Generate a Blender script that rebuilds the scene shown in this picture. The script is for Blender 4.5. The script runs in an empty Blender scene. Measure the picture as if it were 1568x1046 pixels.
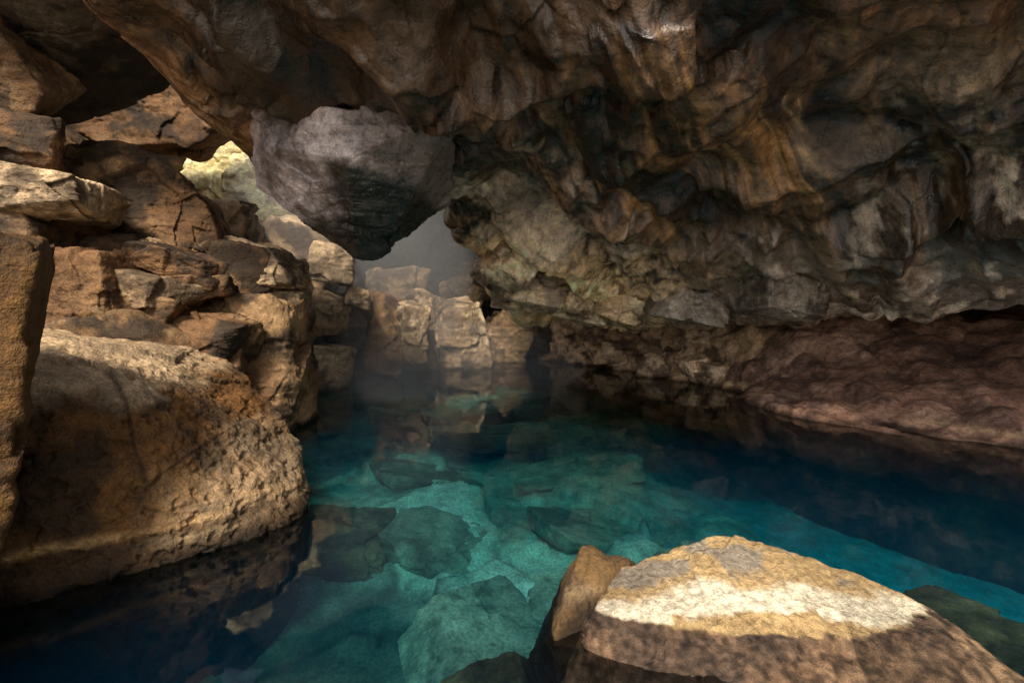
import bpy, bmesh, math, numpy as np
from mathutils import Vector
scene=bpy.context.scene
# ---------------------------------------------------------------- numpy noise
def _h(ix,iy,iz,seed):
    x=(ix.astype(np.int64)*73856093)^(iy.astype(np.int64)*19349663)^(iz.astype(np.int64)*83492791)^(seed*2654435761)
    x=x&0xFFFFFFFF
    x=((x>>16)^x)*0x45d9f3b&0xFFFFFFFF
    x=((x>>16)^x)*0x45d9f3b&0xFFFFFFFF
    x=(x>>16)^x
    return (x&0xFFFFFF)/float(0xFFFFFF)
def vnoise(p,seed=0):
    i=np.floor(p).astype(np.int64); f=p-i; u=f*f*f*(f*(f*6-15)+10)
    r=0
    for dx in (0,1):
        wx=u[:,0] if dx else 1-u[:,0]
        for dy in (0,1):
            wy=u[:,1] if dy else 1-u[:,1]
            for dz in (0,1):
                wz=u[:,2] if dz else 1-u[:,2]
                r=r+wx*wy*wz*_h(i[:,0]+dx,i[:,1]+dy,i[:,2]+dz,seed)
    return r*2-1
ROT=np.array([[.8,.6,0],[-.48,.64,.6],[.36,-.48,.8]])
def fbm(p,oct=5,seed=0,gain=.5,ridge=False):
    a=1.;r=0;q=p@ROT;t=0
    for k in range(oct):
        n=vnoise(q,seed+k*7)
        if ridge: n=1-2*np.abs(n)
        r=r+a*n;t+=a;a*=gain;q=(q@ROT)*2.03+11.3
    return r/t
def creased(p,seed,k=3):
    """highest of several smooth fields: smooth faces meeting in sharp creases; also returns crease distance"""
    L=np.stack([fbm(p*(1+.13*j)+7.7*j,2,seed+31*j,.35) for j in range(k)],0)
    L.sort(axis=0);return L[-1],L[-1]-L[-2]
def voro(p,seed=0):
    i=np.floor(p).astype(np.int64)
    b1=np.full(len(p),9.);b2=b1.copy();c=np.zeros_like(p);idc=np.zeros_like(i)
    for dx in(-1,0,1):
        for dy in(-1,0,1):
            for dz in(-1,0,1):
                j=i+np.array([dx,dy,dz])
                o=np.stack([_h(j[:,0],j[:,1],j[:,2],seed+k) for k in(1,2,3)],1)
                q=j+o; d=np.sqrt(((q-p)**2).sum(1))
                m=d<b1
                b2=np.where(m,b1,np.minimum(b2,d)); b1=np.where(m,d,b1)
                c[m]=q[m]; idc[m]=j[m]
    return b1,b2,c,idc
def facet(p,cell,seed=0,warp=.08):
    q=(p@ROT)/cell
    if warp:
        q=q+warp*np.stack([vnoise(q*2.3+5,seed+50),vnoise(q*2.3+9,seed+51),vnoise(q*2.3+3,seed+52)],1)
    f1,f2,c,idc=voro(q,seed)
    g=np.stack([_h(idc[:,0],idc[:,1],idc[:,2],seed+k)*2-1 for k in(11,12,13)],1)
    bias=_h(idc[:,0],idc[:,1],idc[:,2],seed+14)*2-1
    return ((q-c)*g).sum(1)*1.3+bias*.22, f2-f1, bias
def sm(a,b,x):
    t=np.clip((x-a)/(b-a),0,1);return t*t*(3-2*t)
def lerp(a,b,t): return a*(1-t[:,None])+b*t[:,None]
def C(*v): return np.array(v,float)[None,:]
# ---------------------------------------------------------------- materials
def rock_mat(name,rough=.75,spec=.35,bump=.5,scale=1.,dist=.05):
    m=bpy.data.materials.new(name);m.use_nodes=True;nt=m.node_tree;N=nt.nodes;L=nt.links
    b=N['Principled BSDF'];tc=N.new('ShaderNodeTexCoord')
    at=N.new('ShaderNodeAttribute');at.attribute_name='Col'
    n1=N.new('ShaderNodeTexNoise');n1.inputs['Scale'].default_value=9*scale;n1.inputs['Detail'].default_value=5;n1.inputs['Roughness'].default_value=.68
    n2=N.new('ShaderNodeTexNoise');n2.inputs['Scale'].default_value=70*scale;n2.inputs['Detail'].default_value=2;n2.inputs['Roughness'].default_value=.75
    for n in(n1,n2):L.new(tc.outputs['Object'],n.inputs['Vector'])
    r1=N.new('ShaderNodeMapRange');r1.inputs['From Min'].default_value=.3;r1.inputs['From Max'].default_value=.7;r1.inputs['To Min'].default_value=.5;r1.inputs['To Max'].default_value=1.5
    L.new(n1.outputs['Fac'],r1.inputs['Value'])
    r2=N.new('ShaderNodeMapRange');r2.inputs['From Min'].default_value=.3;r2.inputs['From Max'].default_value=.7;r2.inputs['To Min'].default_value=.6;r2.inputs['To Max'].default_value=1.4
    L.new(n2.outputs['Fac'],r2.inputs['Value'])
    mu=N.new('ShaderNodeMath');mu.operation='MULTIPLY';L.new(r1.outputs[0],mu.inputs[0]);L.new(r2.outputs[0],mu.inputs[1])
    vm=N.new('ShaderNodeVectorMath');vm.operation='SCALE';L.new(at.outputs['Color'],vm.inputs[0]);L.new(mu.outputs[0],vm.inputs['Scale'])
    L.new(vm.outputs[0],b.inputs['Base Color'])
    rr=N.new('ShaderNodeMapRange');rr.inputs['From Min'].default_value=.3;rr.inputs['From Max'].default_value=.7
    rr.inputs['To Min'].default_value=max(.1,rough-.22);rr.inputs['To Max'].default_value=min(1,rough+.15)
    L.new(n1.outputs['Fac'],rr.inputs['Value']);L.new(rr.outputs[0],b.inputs['Roughness'])
    b.inputs['Specular IOR Level'].default_value=spec
    ad=N.new('ShaderNodeMath');ad.operation='MULTIPLY_ADD';L.new(n2.outputs['Fac'],ad.inputs[0]);ad.inputs[1].default_value=.22;L.new(n1.outputs['Fac'],ad.inputs[2])
    b1=N.new('ShaderNodeBump');b1.inputs['Strength'].default_value=bump;b1.inputs['Distance'].default_value=dist
    L.new(ad.outputs[0],b1.inputs['Height']);L.new(b1.outputs[0],b.inputs['Normal'])
    return m
M_dry=rock_mat('rock_dry',.8,.3,.8)
M_wet=rock_mat('rock_damp_basalt',.34,.8,.5,.8)
M_bank=rock_mat('rock_red_scoria',.85,.25,1.,1.6)
M_fg=rock_mat('rock_pitted_crust',.75,.35,1.,3.5,.03)
M_bed=rock_mat('lakebed_silt',.9,.1,.2,.6)
# ---------------------------------------------------------------- mesh helpers
def make(name,V,F,col,mat):
    me=bpy.data.meshes.new(name)
    me.vertices.add(len(V));me.vertices.foreach_set('co',V.astype(np.float32).ravel())
    nf=len(F);me.loops.add(nf*4);me.polygons.add(nf)
    me.loops.foreach_set('vertex_index',F.astype(np.int32).ravel())
    me.polygons.foreach_set('loop_start',np.arange(0,nf*4,4,dtype=np.int32))
    me.polygons.foreach_set('use_smooth',np.ones(nf,bool))
    me.update(calc_edges=True)
    a=me.attributes.new('Col','FLOAT_COLOR','POINT')
    rgba=np.ones((len(V),4),np.float32);rgba[:,:3]=np.clip(col,0.003,.9);a.data.foreach_set('color',rgba.ravel())
    me.materials.append(mat)
    o=bpy.data.objects.new(name,me);scene.collection.objects.link(o);return o
def gridF(nr,nc):
    i=np.arange(nr-1)[:,None]*nc+np.arange(nc-1)[None,:]
    return np.stack([i,i+1,i+nc+1,i+nc],-1).reshape(-1,4)
def cr_axis(P,n):
    K=P.shape[0];t=np.linspace(0,K-1,n);i=np.minimum(t.astype(int),K-2);f=(t-i)[:,None,None]
    g=lambda k:P[np.clip(k,0,K-1)]
    p0,p1,p2,p3=g(i-1),g(i),g(i+1),g(i+2)
    return .5*((2*p1)+(-p0+p2)*f+(2*p0-5*p1+4*p2-p3)*f*f+(-p0+3*p1-3*p2+p3)*f**3),t
def sheet(P,nr,nc):
    A,tr=cr_axis(np.array(P,float),nr)
    B,tc=cr_axis(A.transpose(1,0,2),nc)
    S=B.transpose(1,0,2)
    du=np.gradient(S,axis=1);dv=np.gradient(S,axis=0);n=np.cross(du,dv);n/=np.linalg.norm(n,axis=2,keepdims=True)+1e-9
    R,Cc=np.meshgrid(tr,tc,indexing='ij')
    return S.reshape(-1,3),n.reshape(-1,3),R.ravel(),Cc.ravel()
_cs={}
def cubesphere(N):
    if N in _cs:return _cs[N]
    u=np.tan(np.linspace(-1,1,N)*math.pi/4);a,b=np.meshgrid(u,u,indexing='ij');a=a.ravel();b=b.ravel();o=np.ones_like(a)
    fs=[np.stack(x,1) for x in((o,a,b),(-o,b,a),(b,o,a),(a,-o,b),(a,b,o),(b,a,-o))]
    V=np.concatenate(fs);F=np.concatenate([gridF(N,N)+k*N*N for k in range(6)])
    key=np.round(V*1e5).astype(np.int64);_,ix,inv=np.unique(key,axis=0,return_index=True,return_inverse=True)
    inv=inv.ravel();V=V[ix];F=inv[F]
    c=V[F].mean(1);nn=np.cross(V[F[:,1]]-V[F[:,0]],V[F[:,3]]-V[F[:,0]])
    fl=(nn*c).sum(1)<0;F[fl]=F[fl][:,::-1]
    _cs[N]=(V,F);return V,F
BROWN=C(.15,.08,.036);OCH=C(.29,.18,.088);DARK=C(.030,.022,.015)
def rockcol(p,seed,a=BROWN,b=OCH,d=DARK):
    n=fbm(p*.9,5,seed,.6);k=fbm(p*2.2+7,5,seed+3,.6)
    c=lerp(a+0*p,b+0*p,sm(-.1,.35,n)); c=lerp(c,d+0*p,sm(-.05,.25,k)*.88)
    return c
def waterline(p,col):
    z=p[:,2]+.03*vnoise(p*6,77)
    band=np.exp(-((z-.13)/.03)**2)*.4*sm(-.2,.3,vnoise(p*2,78))
    col=lerp(col,C(.5,.36,.2)+0*p,band)
    return lerp(col,col*.25,1-sm(.0,.11,z))
def hull_rock(name,pts,seed=1,N=70,mat=None,sharp=36,amp=1.,colf=None,fac=.45,wl=True,rough=1.):
    bm=bmesh.new()
    for p in pts:bm.verts.new(p)
    bmesh.ops.convex_hull(bm,input=bm.verts[:])
    c0=np.array(pts,float);lo=c0.min(0);hi=c0.max(0);ctr=(lo+hi)/2;half=(hi-lo)/2
    bm.normal_update();pl=[]
    for f in bm.faces:
        n=np.array(f.normal);h=n@(np.array(f.verts[0].co)-ctr)
        if h<0:n=-n;h=-h
        pl.append((n,max(h,1e-3)))
    bm.free()
    D,F=cubesphere(N);D=D*half[None,:];D=D/np.linalg.norm(D,axis=1,keepdims=True)
    acc=0
    for n,h in pl: acc=acc+((np.maximum(D@n,0)/h)**sharp)
    r=1/np.maximum(acc,1e-30)**(1/sharp)
    P=ctr+D*r[:,None]
    s=float(np.cbrt(half.prod()))
    f1,e1,b1=facet(P,s*.9,seed)
    lay=fbm(P*np.array([1.2,1.2,7])/max(s,.3),4,seed+6,.55)
    disp=s*.24*fac*f1+s*.045*lay
    if N>=80:
        f2,e2,_=facet(P,s*.3,seed+5);disp+=s*.05*fac*f2
    else:f2=lay
    disp+=s*.07*fbm(P/s*1.3,6,seed+2,.58)
    disp+=.014*rough*fbm(P*9,5,seed+4,.65)
    pit=fbm(P*15,3,seed+8);disp-=.014*rough*sm(.1,.5,pit)
    P2=P+D*(disp*amp)[:,None]
    col=(colf or rockcol)(P2,seed)
    cr=np.exp(-e1/.02)*sm(-.1,.3,vnoise(P*1.7,seed+30))
    col=col*(1-.6*cr)[:,None]*np.clip(1+.2*b1+.3*lay,.4,1.6)[:,None]
    if wl:col=waterline(P2,col)
    return make(name,P2,F,col,mat or M_dry)
def rand_rock(name,c,dims,seed,rot=0,tilt=0,**k):
    rs=np.random.RandomState(seed);P=[]
    for sx in(-1,1):
        for sy in(-1,1):
            for sz in(-1,1):
                P.append([sx*rs.uniform(.5,1.05),sy*rs.uniform(.5,1.05),sz*rs.uniform(.6,1.05)])
    for _ in range(4):
        v=rs.normal(size=3);v/=np.abs(v).max();P.append(list(v*1.0))
    P=np.array(P)*np.array(dims)/2
    tilt=tilt+rs.uniform(-.25,.25)
    ct,st=math.cos(tilt),math.sin(tilt);P=P@np.array([[ct,0,-st],[0,1,0],[st,0,ct]])
    cr,s_=math.cos(rot),math.sin(rot);P=P@np.array([[cr,s_,0],[-s_,cr,0],[0,0,1]])
    return hull_rock(name,[tuple(x) for x in P+np.array(c)],seed=seed,**k)
# ---------------------------------------------------------------- main ceiling
cols=[
 [(-3.8,3.5,5.0),(-4.0,4.4,4.7),(-4.1,5.3,4.7),(-3.9,6.1,4.4),(-3.6,6.8,4.0),(-3.5,7.0,3.8)],
 [(-3.31,3.2,4.59),(-3.68,4,4.16),(-3.8,4.8,4.07),(-3.63,5.6,3.78),(-3.4,6.2,3.32),(-3.33,6.4,3.10)],
 [(-2.29,3,4.39),(-2.56,3.7,4.01),(-2.79,4.4,3.79),(-2.81,5.2,3.75),(-2.72,5.9,3.6),(-2.56,6.4,3.2)],
 [(-1.46,2.8,4.2),(-1.67,3.5,3.88),(-1.82,4.2,3.72),(-1.99,5.1,3.6),(-2.0,5.9,3.5),(-1.92,6.4,3.15)],
 [(-.75,2.7,4.1),(-.89,3.4,3.81),(-.98,4.2,3.6),(-1.1,5,3.5),(-1.17,5.7,3.4),(-1.17,6.6,3.04)],
 [(-.13,2.7,4.1),(-.17,3.4,3.81),(-.21,4.3,3.62),(-.33,5.3,3.36),(-.48,6.2,3.14),(-.71,7.8,2.66)],
 [(.41,2.7,4.1),(.47,3.4,3.81),(.54,4.4,3.54),(.53,5.6,3.22),(.37,7.2,2.68),(-.19,9.5,1.80)],
 [(.87,2.7,4.1),(1.05,3.4,3.81),(1.36,4.4,3.48),(1.6,5.7,3.0),(1.42,7.3,2.39),(1.35,11,1.26)],
 [(1.45,2.7,4.1),(1.78,3.4,3.81),(2.25,4.3,3.37),(2.59,5.4,2.85),(2.76,7,2.15),(2.91,9,1.18)],
 [(2.03,2.7,4.1),(2.51,3.4,3.81),(3.16,4.2,3.45),(3.69,5.1,2.85),(3.95,6.2,2.16),(4.3,7.6,1.28)],
 [(2.61,2.7,4.1),(3.23,3.4,3.81),(3.9,4.1,3.4),(4.5,4.8,2.91),(4.92,5.5,2.33),(5.44,6.5,1.5)],
 [(3.07,2.6,4.0),(3.85,3.3,3.74),(4.43,3.8,3.26),(5.01,4.3,2.76),(5.53,4.8,2.22),(6.37,5.6,1.56)],
 [(3.8,2.5,3.8),(4.56,3,3.4),(5.0,3.3,3.0),(5.5,3.6,2.6),(5.9,3.9,2.1),(6.84,4.5,1.6)],
 [(4.5,2.0,3.6),(5.2,2.4,3.2),(5.6,2.6,2.9),(6,2.8,2.5),(6.4,3.1,2.0),(7.4,3.6,1.6)]]
P=[]
for i,c in enumerate(cols):
    c=[np.array(x,float) for x in c]
    z=c[0]+np.array([0,.4,.4 if i<5 else 2.2]);F_=c[-1]
    if i<=5: g=F_+np.array([.05,.25,.4]);h=F_+np.array([0,.5,.8])
    elif i<=8: g=F_+np.array([.4,.5,.25]);h=F_+np.array([1.2,1.5,.5])
    else: g=F_+np.array([.6,.6,.05]);h=F_+np.array([2.2,2.2,.5])
    P.append([z]+c+[g,h])
P=np.array(P).transpose(1,0,2)
NR,NC=560,900
S,n,R,Q=sheet(P,NR,NC)
if n[(np.abs(R-3)<.1)&(np.abs(Q-6)<.1)][:,2].mean()>0:n=-n
edge=sm(0.,.8,R)*(.35+.65*sm(.8,2.2,Q))
W=S+.2*np.stack([fbm(S*.9,3,200),fbm(S*.9+9,3,201),fbm(S*.9+5,3,202)],1)
A3=W@np.array([[.9,.3,0],[-.35,.25,0],[.9,.2,.1]])   # runs toward the far right like flowed lava
c1,k1=creased(W*.62,21,3);c2,k2=creased(W*1.5+4,35,3);c3,k3=creased(W*3.8+2,47,2);c4,k4=creased(W*9+2,57,2)
ca,ka=creased(A3*np.array([1.5,.7,1])+3,61,3);cb,kb=creased(A3*np.array([4.5,1.6,2])+3,66,2)
f2,e2,b2=facet(W,.5,33,.08)
fl=fbm(S*.8,6,3,.5);fine=fbm(S*8,6,14,.68)
def blob(c0,r0,cw,rw):return np.exp(-((Q-c0)/cw)**2-((R-r0)/rw)**2)
ang=sm(-.1,.35,vnoise(S*.6+3,330))
lo=1-.75*sm(8.5,9.5,Q)*sm(4.9,5.7,R)
d=-.62*(c1-.35)*lo-.28*(c2-.3)*lo+.28*(ca-.3)+.06*cb-.05*(.15+ang)*c3-.010*c4+.08*ang*f2+.12*fl*lo+.006*fine
lw=4.35+.25*np.sin(Q*2.1+.6)+.12*vnoise(np.stack([Q*3,Q*0,Q*0],1),5)
on=sm(9.2,9.9,Q)
d+=on*(.40*np.exp(-((lw-R)/.45)**2)*(R<lw)-.30*np.exp(-((R-lw)/.22)**2)*(R>=lw)+.14*np.exp(-((R-lw-.75)/.35)**2))
lw2=5.3+.2*np.sin(Q*2.7);d+=sm(5.6,7,Q)*(.16*np.exp(-((lw2-R)/.3)**2)*(R<lw2)-.2*np.exp(-((R-lw2)/.15)**2)*(R>=lw2))
V=S+n*(d*edge)[:,None]
st=fbm(A3*np.array([3.2,1.1,1.2])+3,6,61,.66)
st2=fbm(A3*np.array([5,1.6,1.6])+7,6,71,.68)
tone=fl+.6*fine+.9*(ca-.3)+.5*(c2-.3)
col=lerp(C(.045,.031,.021)+0*V,C(.32,.20,.11)+0*V,sm(-.3,.6,tone))
om=np.clip(blob(7.4,3.7,2.7,1.5)*1.3,0,1)
col=lerp(col,C(.56,.33,.13)+0*V,om*sm(-.05,.35,st)*.85)
col=lerp(col,C(.028,.021,.016)+0*V,np.clip(om*1.2,0,1)*sm(-.08,.25,st2)*.85)
col=lerp(col,C(.50,.42,.39)+0*V,np.clip(blob(4.9,4.5,1.0,.45)*1.3,0,1)*sm(-.2,.2,tone))
gr=sm(8.6,10.2,Q)*sm(2.2,3.2,R+.7*fl)
col=lerp(col,C(.48,.39,.29)+0*V,gr*sm(-.4,.4,tone)*.9)
col=lerp(col,C(.29,.29,.27)+0*V,sm(9.6,10.6,Q)*sm(4.5,5.1,R+.3*fl)*.85)
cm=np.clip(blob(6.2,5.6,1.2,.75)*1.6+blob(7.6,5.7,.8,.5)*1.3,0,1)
col=lerp(col,C(.90,.68,.41)+0*V,cm*sm(-.45,.1,fl+fine)*.95)  # pale cream painted in for daylight the sun does not bring here
col=lerp(col,C(.32,.27,.21)+0*V,np.clip(blob(8.7,5.5,.8,.6)*1.3,0,1)*.8)
wn=fbm(S*1.6+4,6,81,.65)+.3*(ca-.3)
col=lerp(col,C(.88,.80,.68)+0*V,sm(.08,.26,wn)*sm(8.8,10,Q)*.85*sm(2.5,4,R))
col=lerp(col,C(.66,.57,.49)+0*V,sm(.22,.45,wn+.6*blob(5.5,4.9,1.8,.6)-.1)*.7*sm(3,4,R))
vein=np.exp(-ka/.012)*sm(.0,.4,vnoise(S*.9,95))
col=lerp(col,C(.75,.56,.34)+0*V,vein*.8)
crk=np.maximum(np.maximum(np.exp(-k1/.014),.7*np.exp(-k2/.014)),.6*np.exp(-k3/.02)*ang)*sm(-.3,.3,vnoise(S*.8,97))
col*=(1-.85*crk)[:,None];col*=np.clip(1+.35*b2*ang+.6*fine,.2,2.1)[:,None]
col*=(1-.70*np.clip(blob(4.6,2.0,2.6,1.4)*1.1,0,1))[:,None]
col*=C(1.06,.96,.88)
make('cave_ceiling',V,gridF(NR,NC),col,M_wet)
def lobecol(p,s):
    nn=fbm(p*1.6,6,s,.6)
    c=lerp(C(.20,.165,.16)+0*p,C(.64,.56,.56)+0*p,sm(-.2,.3,nn-.35*(p[:,0]+2.2)))
    dkm=sm(-2.05,-1.8,p[:,0]+.2*nn)*(1-sm(2.9,3.05,p[:,2]+.3*(p[:,0]+1.45)+.1*nn))  # shade of the concave lower side painted black
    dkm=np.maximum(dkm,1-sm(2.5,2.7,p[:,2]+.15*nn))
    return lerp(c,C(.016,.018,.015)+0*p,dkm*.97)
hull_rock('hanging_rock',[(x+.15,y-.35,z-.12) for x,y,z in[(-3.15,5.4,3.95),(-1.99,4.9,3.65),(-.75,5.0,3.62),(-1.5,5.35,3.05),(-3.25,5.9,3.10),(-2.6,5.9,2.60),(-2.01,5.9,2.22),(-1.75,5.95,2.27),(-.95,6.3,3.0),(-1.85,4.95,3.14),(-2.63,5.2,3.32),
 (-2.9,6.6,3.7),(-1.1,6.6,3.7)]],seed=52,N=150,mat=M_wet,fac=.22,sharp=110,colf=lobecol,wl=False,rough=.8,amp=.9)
cream=lambda p,s:rockcol(p,s,C(.66,.46,.26),C(.88,.70,.46),C(.2,.13,.08))  # cream tones raised so the blocks look lit like the lip
gry=lambda p,s:rockcol(p,s,C(.26,.21,.16),C(.48,.39,.30),C(.07,.055,.045))
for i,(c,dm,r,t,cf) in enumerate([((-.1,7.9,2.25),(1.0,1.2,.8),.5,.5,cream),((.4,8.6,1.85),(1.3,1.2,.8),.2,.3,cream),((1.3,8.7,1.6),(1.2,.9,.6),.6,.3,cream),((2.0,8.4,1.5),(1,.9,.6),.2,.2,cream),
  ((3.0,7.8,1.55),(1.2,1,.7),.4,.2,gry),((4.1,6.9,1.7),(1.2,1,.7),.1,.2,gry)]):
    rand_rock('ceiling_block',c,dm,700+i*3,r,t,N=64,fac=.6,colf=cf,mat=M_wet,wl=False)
# ---------------------------------------------------------------- outer shell (walls/roof)
def plainsheet(name,P,nr,nc,cell,amp,seed,colf,mat,wl=False):
    S,n,R,Q=sheet(P,nr,nc)
    c1,k1=creased(S*.8/cell,seed,3);c2,k2=creased(S*2.6/cell,seed+3,2)
    fi=fbm(S*6,5,seed+5,.65)
    d=amp*(1.6*(c1-.3)+.5*c2+.5*fbm(S*.9,6,seed+1,.58)+.16*fi)
    V=S+n*d[:,None];c=colf(V,seed)*np.clip(1+.5*(c1-.3)+.5*fi,.4,1.7)[:,None]*(1-.5*np.exp(-k1/.02))[:,None]
    if wl:c=waterline(V,c)
    return make(name,V,gridF(nr,nc),c,mat)
dk=lambda p,s:rockcol(p,s,C(.09,.07,.052),C(.17,.14,.11),C(.03,.026,.022))
vd=lambda p,s:rockcol(p,s,C(.05,.045,.043),C(.09,.08,.075),C(.018,.017,.017))
plainsheet('cave_wall',[[(x,yb+ (z*-.15),z) for x,yb in((-9,12),(-6,14.5),(-3,17.5),(0,17.5),(3,15.5),(6,14),(10,12.5))] for z in(-2,0,2,4,6.5)],160,360,1.6,.45,101,vd,M_dry)
plainsheet('cave_wall',[[(x0,y,z) for y in(1,4,7,10,13)] for x0,z in((-6.6,-2),(-6.8,1),(-7.2,3),(-7.8,5),(-8.5,8))],120,200,1.3,.4,111,rockcol,M_dry)
plainsheet('cave_wall',[[(x0-max(0,2-y)*.4,y,z) for y in(-3.5,-1,2,5,8,11,15)] for x0,z in((9.5,-2),(10,1),(10,3),(9.7,5),(8.5,6.8))],60,120,1.3,.3,121,dk,M_dry)  # front end extended out of view to block sky from the right
plainsheet('cave_roof',[[(x,y,6.4) for x in(-.7,.5,2,5,8,10.5)] for y in(2.8,6,10,14,18.5)],60,90,1.5,.25,131,dk,M_dry)  # unseen; left side kept open so sun reaches the back boulders
plainsheet('cave_roof',[[(x,y,6.5) for x in(-4.6,-3.5,-2,-.5)] for y in(10.5,12,15,18.5)],50,50,1.5,.15,141,dk,M_dry)  # this and the next panel: unseen, added to block sky and shade the back
plainsheet('cave_roof',[[(x,y,7.3) for x in(-11,-7,-4.3)] for y in(11.3,13,15,18.5)],50,50,1.5,.15,143,dk,M_dry)
plainsheet('cave_roof',[[(x,y,z) for x,z in((-2.6,4.9),(-1.2,4.3),(.3,3.6),(1.8,2.4))] for y in(10.4,12,14,17)],90,90,1.2,.35,145,dk,M_dry)
# ---------------------------------------------------------------- left boulders
def bigcol(p,s):
    c=rockcol(p,s,C(.135,.062,.017),C(.21,.108,.032),C(.045,.026,.012))
    nn=fbm(p*3,5,4,.6)
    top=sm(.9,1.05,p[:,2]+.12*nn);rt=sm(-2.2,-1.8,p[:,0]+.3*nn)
    c=lerp(c,C(.46,.33,.195)+0*p,np.clip(top*.9+rt*.45,0,1))  # paler top and right over darker front: fall of light painted over rock tone
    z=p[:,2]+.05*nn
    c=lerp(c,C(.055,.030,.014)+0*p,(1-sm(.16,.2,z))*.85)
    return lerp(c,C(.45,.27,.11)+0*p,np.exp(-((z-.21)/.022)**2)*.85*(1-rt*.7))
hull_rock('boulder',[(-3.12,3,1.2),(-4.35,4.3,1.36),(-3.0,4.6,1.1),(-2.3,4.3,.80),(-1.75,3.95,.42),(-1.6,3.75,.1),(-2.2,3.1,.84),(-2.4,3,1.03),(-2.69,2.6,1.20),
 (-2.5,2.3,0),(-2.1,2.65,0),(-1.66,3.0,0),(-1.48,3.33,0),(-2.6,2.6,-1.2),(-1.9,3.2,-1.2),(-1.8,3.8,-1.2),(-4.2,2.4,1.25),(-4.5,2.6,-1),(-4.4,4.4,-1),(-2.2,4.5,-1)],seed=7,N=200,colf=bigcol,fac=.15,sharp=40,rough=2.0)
hull_rock('boulder',[(-2.12,2.05,1.86),(-2.12,2.0,1.3),(-2.2,2.0,.6),(-2.35,1.95,-.5),(-3.2,1.2,1.9),(-3.2,1.2,-.5),(-3.4,2.7,1.9),(-3.4,2.6,-.5),(-2.4,2.4,1.85)],seed=9,N=110,fac=.2,colf=lambda p,s:rockcol(p,s,C(.10,.05,.015),C(.14,.078,.026),C(.03,.02,.012)))
lit=lambda p,s:rockcol(p,s,C(.30,.20,.11),C(.48,.35,.21),C(.08,.055,.035))  # paler copy of the rock tones, daylight painted into these boulders
hull_rock('boulder',[(-4.9,4,2.92),(-3.95,4.1,2.72),(-3.88,4.1,2.5),(-3.95,4.3,2.4),(-4.9,4,2.4),(-5.2,5,2.9),(-4.2,5,2.75),(-4.3,5,2.4),(-5.2,5,2.3)],seed=11,N=84,colf=lit)
hull_rock('boulder',[(-5.26,5.5,3.60),(-4.6,5.5,3.50),(-4.1,5.5,3.2),(-3.65,5.6,2.75),(-3.6,5.7,2.25),(-4.1,5.3,2.17),(-4.6,5.2,2.5),(-5.3,5.2,3.0),(-5.4,6.6,3.5),(-4.2,6.5,3.0),(-3.9,6.5,2.1),(-5.4,6.5,2.1)],seed=13,N=120,fac=.5)
hull_rock('boulder',[(-3.8,6,2.5),(-3.2,6,2.35),(-2.9,6,1.84),(-4.0,5.8,1.84),(-3.95,5.9,2.2),(-3.8,6.9,2.45),(-3.1,6.9,2.25),(-3.0,6.8,1.7),(-3.9,6.8,1.7)],seed=15,N=84,fac=.5,colf=lit)
hull_rock('boulder',[(-4.0,5.2,1.66),(-2.8,5.3,1.66),(-2.62,5.4,1.40),(-2.58,5.5,.55),(-2.7,5.2,-.3),(-4.0,5.0,.3),(-4.0,6.4,1.7),(-2.8,6.5,1.55),(-2.7,6.5,-.3),(-4.2,6.4,-.3)],seed=17,N=110,fac=.6)
hull_rock('boulder',[(-4.45,4.3,2.11),(-3.9,4.3,2.08),(-3.8,4.3,1.3),(-4.45,4.3,1.2),(-4.6,5,2.1),(-3.9,5,2.1),(-3.8,5,1.2),(-4.6,5,1.2)],seed=19,N=80,fac=.4)
hull_rock('boulder',[(-4.85,4.9,2.25),(-3.95,4.9,2.28),(-3.8,4.9,2.03),(-3.85,4.9,1.75),(-4.8,4.8,1.7),(-4.9,5.6,2.3),(-4,5.6,2.3),(-3.9,5.6,1.6)],seed=23,N=80,fac=.5,colf=lit)
for i,(c,dm,r,t,cf) in enumerate([
 ((-3.65,5.0,2.0),(.9,.7,.35),.3,.25,None),((-3.85,4.85,1.75),(1.0,.8,.4),-.3,.1,lit),((-3.4,5.1,1.75),(.7,.6,.3),.6,-.1,None),
 ((-4.0,4.7,1.45),(1.2,.9,.6),.2,.1,None),((-3.3,4.95,1.25),(1.0,.7,.5),.1,-.15,None),((-4.7,5.0,1.9),(1.4,1.1,.9),.5,0,None),
 ((-5.0,4.6,2.3),(1.4,1.3,.6),.2,.1,None),((-4.1,6.2,1.5),(1.8,1.5,1.7),.4,0,None),((-4.3,5.0,.9),(2.2,1.5,1.3),.1,0,None),
 ((-3.4,5.0,.7),(1.1,.9,1.0),.4,.1,None),((-4.9,4.4,2.62),(1.0,.9,.35),.2,-.2,None),((-5.3,4.6,3.2),(1.2,1.0,.7),.6,.2,None),
 ((-3.2,6.5,1.4),(.7,.9,1.0),.2,0,lit),((-4.9,7.6,2.0),(1.9,1.8,1.5),.5,.3,lit),
 ((-4.3,7.9,.7),(1.6,1.7,2.2),.6,0,None),((-5.8,8.4,2.6),(2.2,2,1.6),.2,.2,lit),
 ]):
    rand_rock('boulder',c,dm,200+i*3,r,t,N=52,fac=.5,colf=cf)
blt=lambda p,s:rockcol(p,s,C(.46,.34,.21),C(.72,.58,.39),C(.14,.10,.065))  # palest copy of the rock tones, strong daylight painted in
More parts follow.
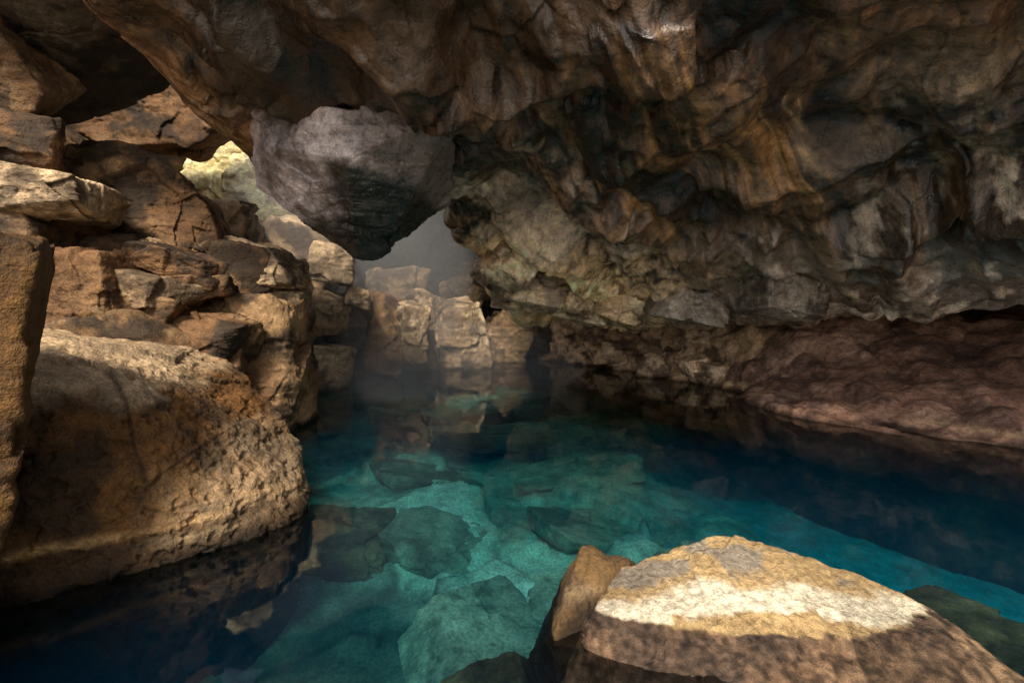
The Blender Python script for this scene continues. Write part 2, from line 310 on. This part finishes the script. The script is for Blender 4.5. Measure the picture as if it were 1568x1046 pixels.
for i,(c,dm,r,t,cf) in enumerate([
 ((-3.55,9.0,2.4),(1.0,1.0,.9),.2,.05,blt),((-3.8,9.1,1.5),(1.2,1.2,1.0),.4,0,lit),((-3.1,9.2,1.75),(.55,.6,.45),.4,.2,blt),
 ((-3.6,8.9,.35),(1.0,1.0,1.0),.3,.1,blt),((-2.95,10.6,.85),(1.2,1.3,2.0),.5,.2,None),((-2.25,10.3,.9),(.7,.8,1.7),.5,.1,blt),((-3.7,10.3,.8),(1.1,1.1,1.9),.2,0,dk),
 ((-1.3,12.2,.8),(1.5,1.6,2.0),.3,-.3,blt),((-2.3,12.6,1.4),(1.3,1.3,1.2),.5,.3,lit),
 ((-2.1,11.3,.1),(.7,.6,.7),.2,0,blt),((-.3,13.6,.6),(1.6,1.5,1.6),.2,.2,lit),((-3.4,13.5,1.9),(1.9,1.8,2.2),.5,.1,lit),
 ((-5.0,10.5,2.6),(2,1.8,1.9),.3,.2,lit),((.6,14.4,1.0),(1.6,1.6,1.8),.5,-.5,dk),((-1.4,14.6,2.2),(1.8,1.2,1.6),.5,-.4,lit),
 ((-5.2,9.5,1.2),(2.1,2.0,2.6),.3,0,dk)]):
    rand_rock('boulder',c,dm,300+i*3,r,t,N=48,fac=.5,colf=cf)
hull_rock('overhanging_slab',[(-5.7,6,3.94),(-4.4,6.3,4.6),(-3.6,5,4.9),(-3.4,3.4,4.9),(-5.2,3.6,4.6),(-6.8,4.5,4.2),(-6.8,6.5,4.0),(-3.6,3.6,5.2),(-6.8,3.8,5.2),(-6.8,6.6,5.2),(-4.3,6.6,5.0)],seed=31,N=100,colf=dk,fac=.3)
hull_rock('overhanging_slab',[(-5.4,4.6,4.0),(-4.72,4.6,3.66),(-4.85,4.6,3.45),(-5.4,4.5,3.3),(-5.9,5.4,4.3),(-5,5.4,4.1),(-5.9,5.2,3.3),(-5.0,4.3,4.4)],seed=33,N=64)
hull_rock('overhanging_slab',[(-7.9,8,4.7),(-6.1,8,5.6),(-5.2,8,4.66),(-5.65,8,4.36),(-7,8,4.3),(-7.9,9.5,5),(-6,9.2,6.4),(-5.4,9,5),(-6,9,4.4)],seed=35,N=80,colf=None)
yl=lambda p,s:rockcol(p,s,C(.78,.69,.38),C(.9,.84,.58),C(.38,.29,.13))
for i,(c,dm,r,t) in enumerate([((-6.9,11.2,5.2),(1.7,1.5,1.3),.3,.3),((-6.0,11,4.6),(1.7,1.5,1.1),.1,.2),((-6.9,11,4.0),(2,1.6,1.3),.5,0),((-5.6,10.8,3.7),(1.3,1.4,1.0),.5,.3),((-7.4,12,6.0),(2.3,1.7,1.6),.5,.3),((-5.2,11.2,4.3),(1.1,1.1,1.1),.5,.3)]):
    rand_rock('boulder',c,dm,400+i*3,r,t,N=48,fac=.5,colf=yl,wl=False)
# ---------------------------------------------------------------- right banks
red=lambda p,s:rockcol(p,s,C(.36,.20,.14),C(.54,.34,.245),C(.15,.088,.07))
B=[[(4.3,8.9,-3),(4.0,8.6,-.3),(4.07,8.75,0),(4.5,9.1,.5),(5,9.6,1.0),(6,11,1.3)],
 [(4.3,7.0,-3),(4.0,6.75,-.3),(4.1,6.9,0),(4.84,7.6,.58),(5.5,8.4,1.2),(6.5,10,1.5)],
 [(4.9,6.0,-3),(4.6,5.7,-.3),(4.72,5.83,0),(5.7,6.8,.67),(6.6,8,1.4),(7.5,9.5,1.8)],
 [(5.4,5.3,-3),(5.17,5.0,-.3),(5.29,5.17,0),(6.4,6,.69),(8,7.3,1.5),(9,8.5,1.9)],
 [(5.9,4.5,-3),(5.6,4.25,-.3),(5.73,4.38,0),(7,4.9,.7),(9,6,1.5),(10,7,1.9)],
 [(6.4,3,-3),(6.1,2.9,-.3),(6.2,3,0),(7.5,3.3,.7),(9.5,4,1.5),(11,4.5,1.9)],
 [(6.4,-2,-3),(6.1,-2,-.3),(6.2,-2,0),(7.5,-2,.7),(9.5,-2,1.5),(11,-2,1.9)]]
plainsheet('rocky_bank',np.array(B).transpose(1,0,2),260,400,.8,.17,151,red,M_bank,True)
B=[[(.4,15.2,-.5),(.5,15.5,0),(.6,15.7,.6),(.8,15.6,1.3),(1,16.5,2)],
 [(.8,13.4,-.5),(1.1,13.6,0),(1.2,13.8,.6),(1.3,13.5,1.2),(1.5,14.5,2)],[(1.7,12.2,-.5),(2.1,12.6,0),(2.2,12.8,.5),(2.3,12.6,1.1),(2.6,13.6,1.8)],
 [(2.8,10.2,-.6),(3.24,10.5,0),(3.5,10.7,.5),(3.6,10.6,1.1),(4.2,11.6,1.7)],[(3.7,8.4,-.6),(4.0,8.7,0),(4.3,9,.5),(4.5,9,1.1),(5.2,10,1.6)],[(4.2,7.6,-.6),(4.6,7.9,0),(5,8.3,.5),(5.4,8.5,1.1),(6,9,1.6)]]
brn=lambda p,s:rockcol(p,s,C(.48,.32,.19),C(.72,.53,.35),C(.12,.075,.055))
plainsheet('rocky_shore',np.array(B).transpose(1,0,2),140,320,.5,.22,161,brn,M_bank,True)
rs=np.random.RandomState(5)
for i in range(14):
    t=i/13;x=1.25+2.9*t+rs.uniform(-.1,.3);y=13.4-4.6*t+rs.uniform(0,.4);s=rs.uniform(.35,.75)
    rand_rock('boulder',(x+.1,y+.1,rs.uniform(.05,.4)),(s*1.2,s,s*.8),500+i,rs.uniform(0,3),rs.uniform(-.3,.3),N=36,fac=.6,colf=brn)
# ---------------------------------------------------------------- foreground rock
def fgcol(p,s):
    c=rockcol(p,s,C(.14,.085,.048),C(.22,.145,.08),C(.065,.043,.03))
    sp=vnoise(p*38,5);c=c*np.clip(1+.9*sp,.35,1.9)[:,None]
    w=fbm(p*3.5,6,3,.62);z=p[:,2]+.02*w;y=p[:,1]+.12*w
    pale=sm(.085,.095,z)*sm(1.96,1.98,p[:,1]+.05*w)
    c=lerp(c,C(.44,.30,.14)+0*p,pale)
    c=lerp(c,C(.76,.67,.50)+0*p,pale*sm(2.05,2.08,y)*(1-sm(2.17,2.24,y)))
    c=lerp(c,C(.25,.22,.18)+0*p,sm(2.24,2.30,y)*sm(-.15,.1,vnoise(p*6,8)+.4*w)*pale*.85)
    return c
hull_rock('foreground_rock',[(.58,2.42,.15),(.95,2.5,.225),(1.14,2.54,.255),(1.22,2.46,.25),(1.5,2.42,.21),(1.79,2.34,.18),(1.99,2.2,.115),(.34,2.10,.085),(1.22,2.0,.12),(1.8,1.98,.10),(2.15,1.8,0),(.3,1.8,-.15),(1.2,1.6,-.10),(2.2,1.5,-.15),(.1,2.3,-.5),(2.0,2.8,-.7),(-.1,1.6,-.7),(2.5,1.4,-.7),(1.1,2.9,-.5),(2.2,2.3,-.2)],seed=41,N=210,colf=fgcol,fac=.12,sharp=90,rough=1.2,amp=.8,wl=False,mat=M_fg)
hull_rock('foreground_rock',[(.37,2.45,.255),(.3,2.3,.18),(.5,2.33,.20),(.66,2.5,.14),(.2,2.1,.05),(.05,2.3,-.3),(.2,2.8,-.4),(.9,2.7,-.4),(.2,1.9,-.4)],seed=43,N=84,fac=.15,sharp=40,rough=.7,mat=M_fg,colf=lambda p,s:rockcol(p,s,C(.19,.11,.042),C(.28,.18,.075),C(.09,.055,.028)))
# ---------------------------------------------------------------- lakebed
nx,ny=480,430
X,Y=np.meshgrid(np.linspace(-9,12,nx),np.linspace(-2.5,18.5,ny));X=X.ravel();Y=Y.ravel()
p=np.stack([X,Y,X*0],1)
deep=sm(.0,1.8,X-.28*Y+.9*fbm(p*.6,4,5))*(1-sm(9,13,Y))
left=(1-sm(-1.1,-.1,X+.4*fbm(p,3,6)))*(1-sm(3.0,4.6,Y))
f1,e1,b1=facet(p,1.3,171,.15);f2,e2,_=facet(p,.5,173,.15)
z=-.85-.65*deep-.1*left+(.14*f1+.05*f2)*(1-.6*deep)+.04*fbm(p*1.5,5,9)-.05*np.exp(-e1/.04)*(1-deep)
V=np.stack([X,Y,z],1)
col=lerp(C(.40,.62,.58)+0*p,C(.04,.55,.90)+0*p,deep)  # bright blue stands in for light scattered by the deep water
col=lerp(col,C(.055,.052,.032)+0*p,left*.9)
col*=np.clip(1+.5*b1*(1-deep)+.6*fbm(p*1.2,5,14)*(1-.7*deep),.3,1.6)[:,None]*(1-.6*np.exp(-e1/.05)*(1-deep))[:,None]
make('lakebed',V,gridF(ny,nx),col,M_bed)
slab=lambda p,s:rockcol(p,s,C(.28,.40,.34),C(.44,.57,.48),C(.12,.16,.13))
dsl=lambda p,s:rockcol(p,s,C(.15,.14,.075),C(.26,.23,.14),C(.08,.07,.045))
for i,(c,dm,r,t,cf) in enumerate([
 ((-.2,3.2,-.85),(1.1,1.2,.35),.4,.1,slab),((.7,3.8,-.9),(1.2,.8,.3),.1,-.1,slab),((-.5,4.5,-.9),(1.9,.9,.25),-.3,.1,slab),((.9,4.9,-.9),(1.5,1.1,.25),.5,.1,slab),
 ((-1.1,6.2,-.8),(1.8,.9,.25),.3,.1,slab),((1.0,6.6,-.8),(2.0,1.1,.25),.2,.1,slab),((-.3,8.0,-.75),(2.2,1.5,.3),.6,-.1,slab),((1.8,3.6,-.75),(1.1,1.0,.6),.7,.3,slab),
 ((2.5,2.6,-.45),(1.4,.9,.35),.2,.1,dsl),((-.1,2.0,-.55),(.7,1.1,.4),.2,-.3,dsl),((-.9,2.3,-.9),(1,.9,.3),.2,.1,dsl),((1.1,3.0,-.5),(1.6,.6,.3),.05,.0,dsl),((-1.6,4.5,-.8),(.9,1.1,.4),.3,.3,dsl),
 ((0,10.2,-.7),(2.4,1.5,.3),.2,-.1,slab),((-2,9,-.7),(1.6,1.3,.4),.9,.1,slab)]):
    rand_rock('underwater_slab',c,dm,600+i*3,r,t,N=50,fac=.3,colf=cf,wl=False,mat=M_bed)
# ground added unseen behind the viewpoint, pale to bounce sun onto the ceiling
gx,gy=60,60
P=[[(x,y,z) for x in(-300,-30,-8,0,8,30,300)] for y,z in((-.6,-.3),(-1.6,.12),(-4,.3),(-12,.5),(-60,1),(-600,2))]
S,n,R,Q=sheet(P,gx,gy);make('ground',S,gridF(gx,gy),C(.64,.51,.36)+0*S,M_bank)
# ---------------------------------------------------------------- water
bm=bmesh.new();bmesh.ops.create_cube(bm,size=1)
for v in bm.verts:v.co=Vector((1.5+v.co.x*22,7+v.co.y*24,-2.5+v.co.z*5))
me=bpy.data.meshes.new('water');bm.to_mesh(me);bm.free();o=bpy.data.objects.new('water',me);scene.collection.objects.link(o)
m=bpy.data.materials.new('water');m.use_nodes=True;nt=m.node_tree;N=nt.nodes;L=nt.links;N.clear()
out=N.new('ShaderNodeOutputMaterial');tr=N.new('ShaderNodeBsdfTransparent');gl=N.new('ShaderNodeBsdfGlossy');gl.inputs['Roughness'].default_value=.03
fr=N.new('ShaderNodeFresnel');fr.inputs['IOR'].default_value=1.48;mx=N.new('ShaderNodeMixShader')
tc=N.new('ShaderNodeTexCoord');nn=N.new('ShaderNodeTexNoise');nn.inputs['Scale'].default_value=2.2;nn.inputs['Detail'].default_value=2
bp=N.new('ShaderNodeBump');bp.inputs['Strength'].default_value=.12;bp.inputs['Distance'].default_value=.03
L.new(tc.outputs['Object'],nn.inputs['Vector']);L.new(nn.outputs['Fac'],bp.inputs['Height']);L.new(bp.outputs[0],gl.inputs['Normal']);L.new(bp.outputs[0],fr.inputs['Normal'])
L.new(fr.outputs[0],mx.inputs['Fac']);L.new(tr.outputs[0],mx.inputs[1]);L.new(gl.outputs[0],mx.inputs[2]);L.new(mx.outputs[0],out.inputs['Surface'])
va=N.new('ShaderNodeVolumeAbsorption');va.inputs['Color'].default_value=(.0,.87,.96,1);va.inputs['Density'].default_value=.56
vs=N.new('ShaderNodeVolumeScatter');vs.inputs['Color'].default_value=(.0,.42,1,1);vs.inputs['Density'].default_value=.17
av=N.new('ShaderNodeAddShader');L.new(va.outputs[0],av.inputs[0]);L.new(vs.outputs[0],av.inputs[1])
L.new(av.outputs[0],out.inputs['Volume']);me.materials.append(m)
# ---------------------------------------------------------------- mist
root=bpy.data.objects.new('mist',None);scene.collection.objects.link(root)
for k,(cx,cy,cz,rx,ry,rz,dn) in enumerate([(-3.4,10.2,2.8,2.6,2.8,3.2,.09),(-1.4,9.8,.3,3.0,2.9,1.0,.07),(-1.9,9.4,.2,1.8,2.1,.6,.10)]):
    m=bpy.data.materials.new('mist');m.use_nodes=True;nt=m.node_tree;N=nt.nodes;L=nt.links;N.clear()
    out=N.new('ShaderNodeOutputMaterial');vs=N.new('ShaderNodeVolumeScatter');vs.inputs['Color'].default_value=(.90,.95,1,1);vs.inputs['Density'].default_value=dn
    L.new(vs.outputs[0],out.inputs['Volume'])
    bm=bmesh.new();bmesh.ops.create_icosphere(bm,subdivisions=4,radius=1)
    for v in bm.verts:v.co=Vector((cx+v.co.x*rx,cy+v.co.y*ry,max(cz+v.co.z*rz,.02)))
    me=bpy.data.meshes.new('mist_cloud');bm.to_mesh(me);bm.free();me.materials.append(m)
    o=bpy.data.objects.new('mist_cloud_%d'%k,me);scene.collection.objects.link(o);o.parent=root
# ---------------------------------------------------------------- light
w=bpy.data.worlds.new('World');scene.world=w;w.use_nodes=True;nt=w.node_tree;bg=nt.nodes['Background']
sky=nt.nodes.new('ShaderNodeTexSky');sky.sky_type='NISHITA';sky.sun_disc=False
el=math.radians(45);az=math.radians(188)
sky.sun_elevation=el;sky.sun_rotation=az;sky.dust_density=4;sky.ozone_density=.6
hs=nt.nodes.new('ShaderNodeHueSaturation');hs.inputs['Saturation'].default_value=.5
nt.links.new(sky.outputs[0],hs.inputs['Color']);nt.links.new(hs.outputs[0],bg.inputs['Color']);bg.inputs['Strength'].default_value=.15
s=bpy.data.lights.new('sun','SUN');s.energy=5;s.angle=math.radians(10);s.color=(1,.88,.72)
so=bpy.data.objects.new('sun',s);scene.collection.objects.link(so)
sd=Vector((math.sin(az)*math.cos(el),math.cos(az)*math.cos(el),math.sin(el)))
so.rotation_euler=sd.to_track_quat('Z','Y').to_euler();so.location=sd*30
cam=bpy.data.cameras.new('camera');co=bpy.data.objects.new('camera',cam);scene.collection.objects.link(co);scene.camera=co
co.location=(0,0,1.5);co.rotation_euler=(math.radians(90),0,0);cam.lens=16.07;cam.sensor_width=36;cam.shift_y=-48/1568;cam.clip_end=900;cam.clip_start=.05
scene.view_settings.view_transform='Standard';scene.view_settings.look='None';scene.view_settings.exposure=0
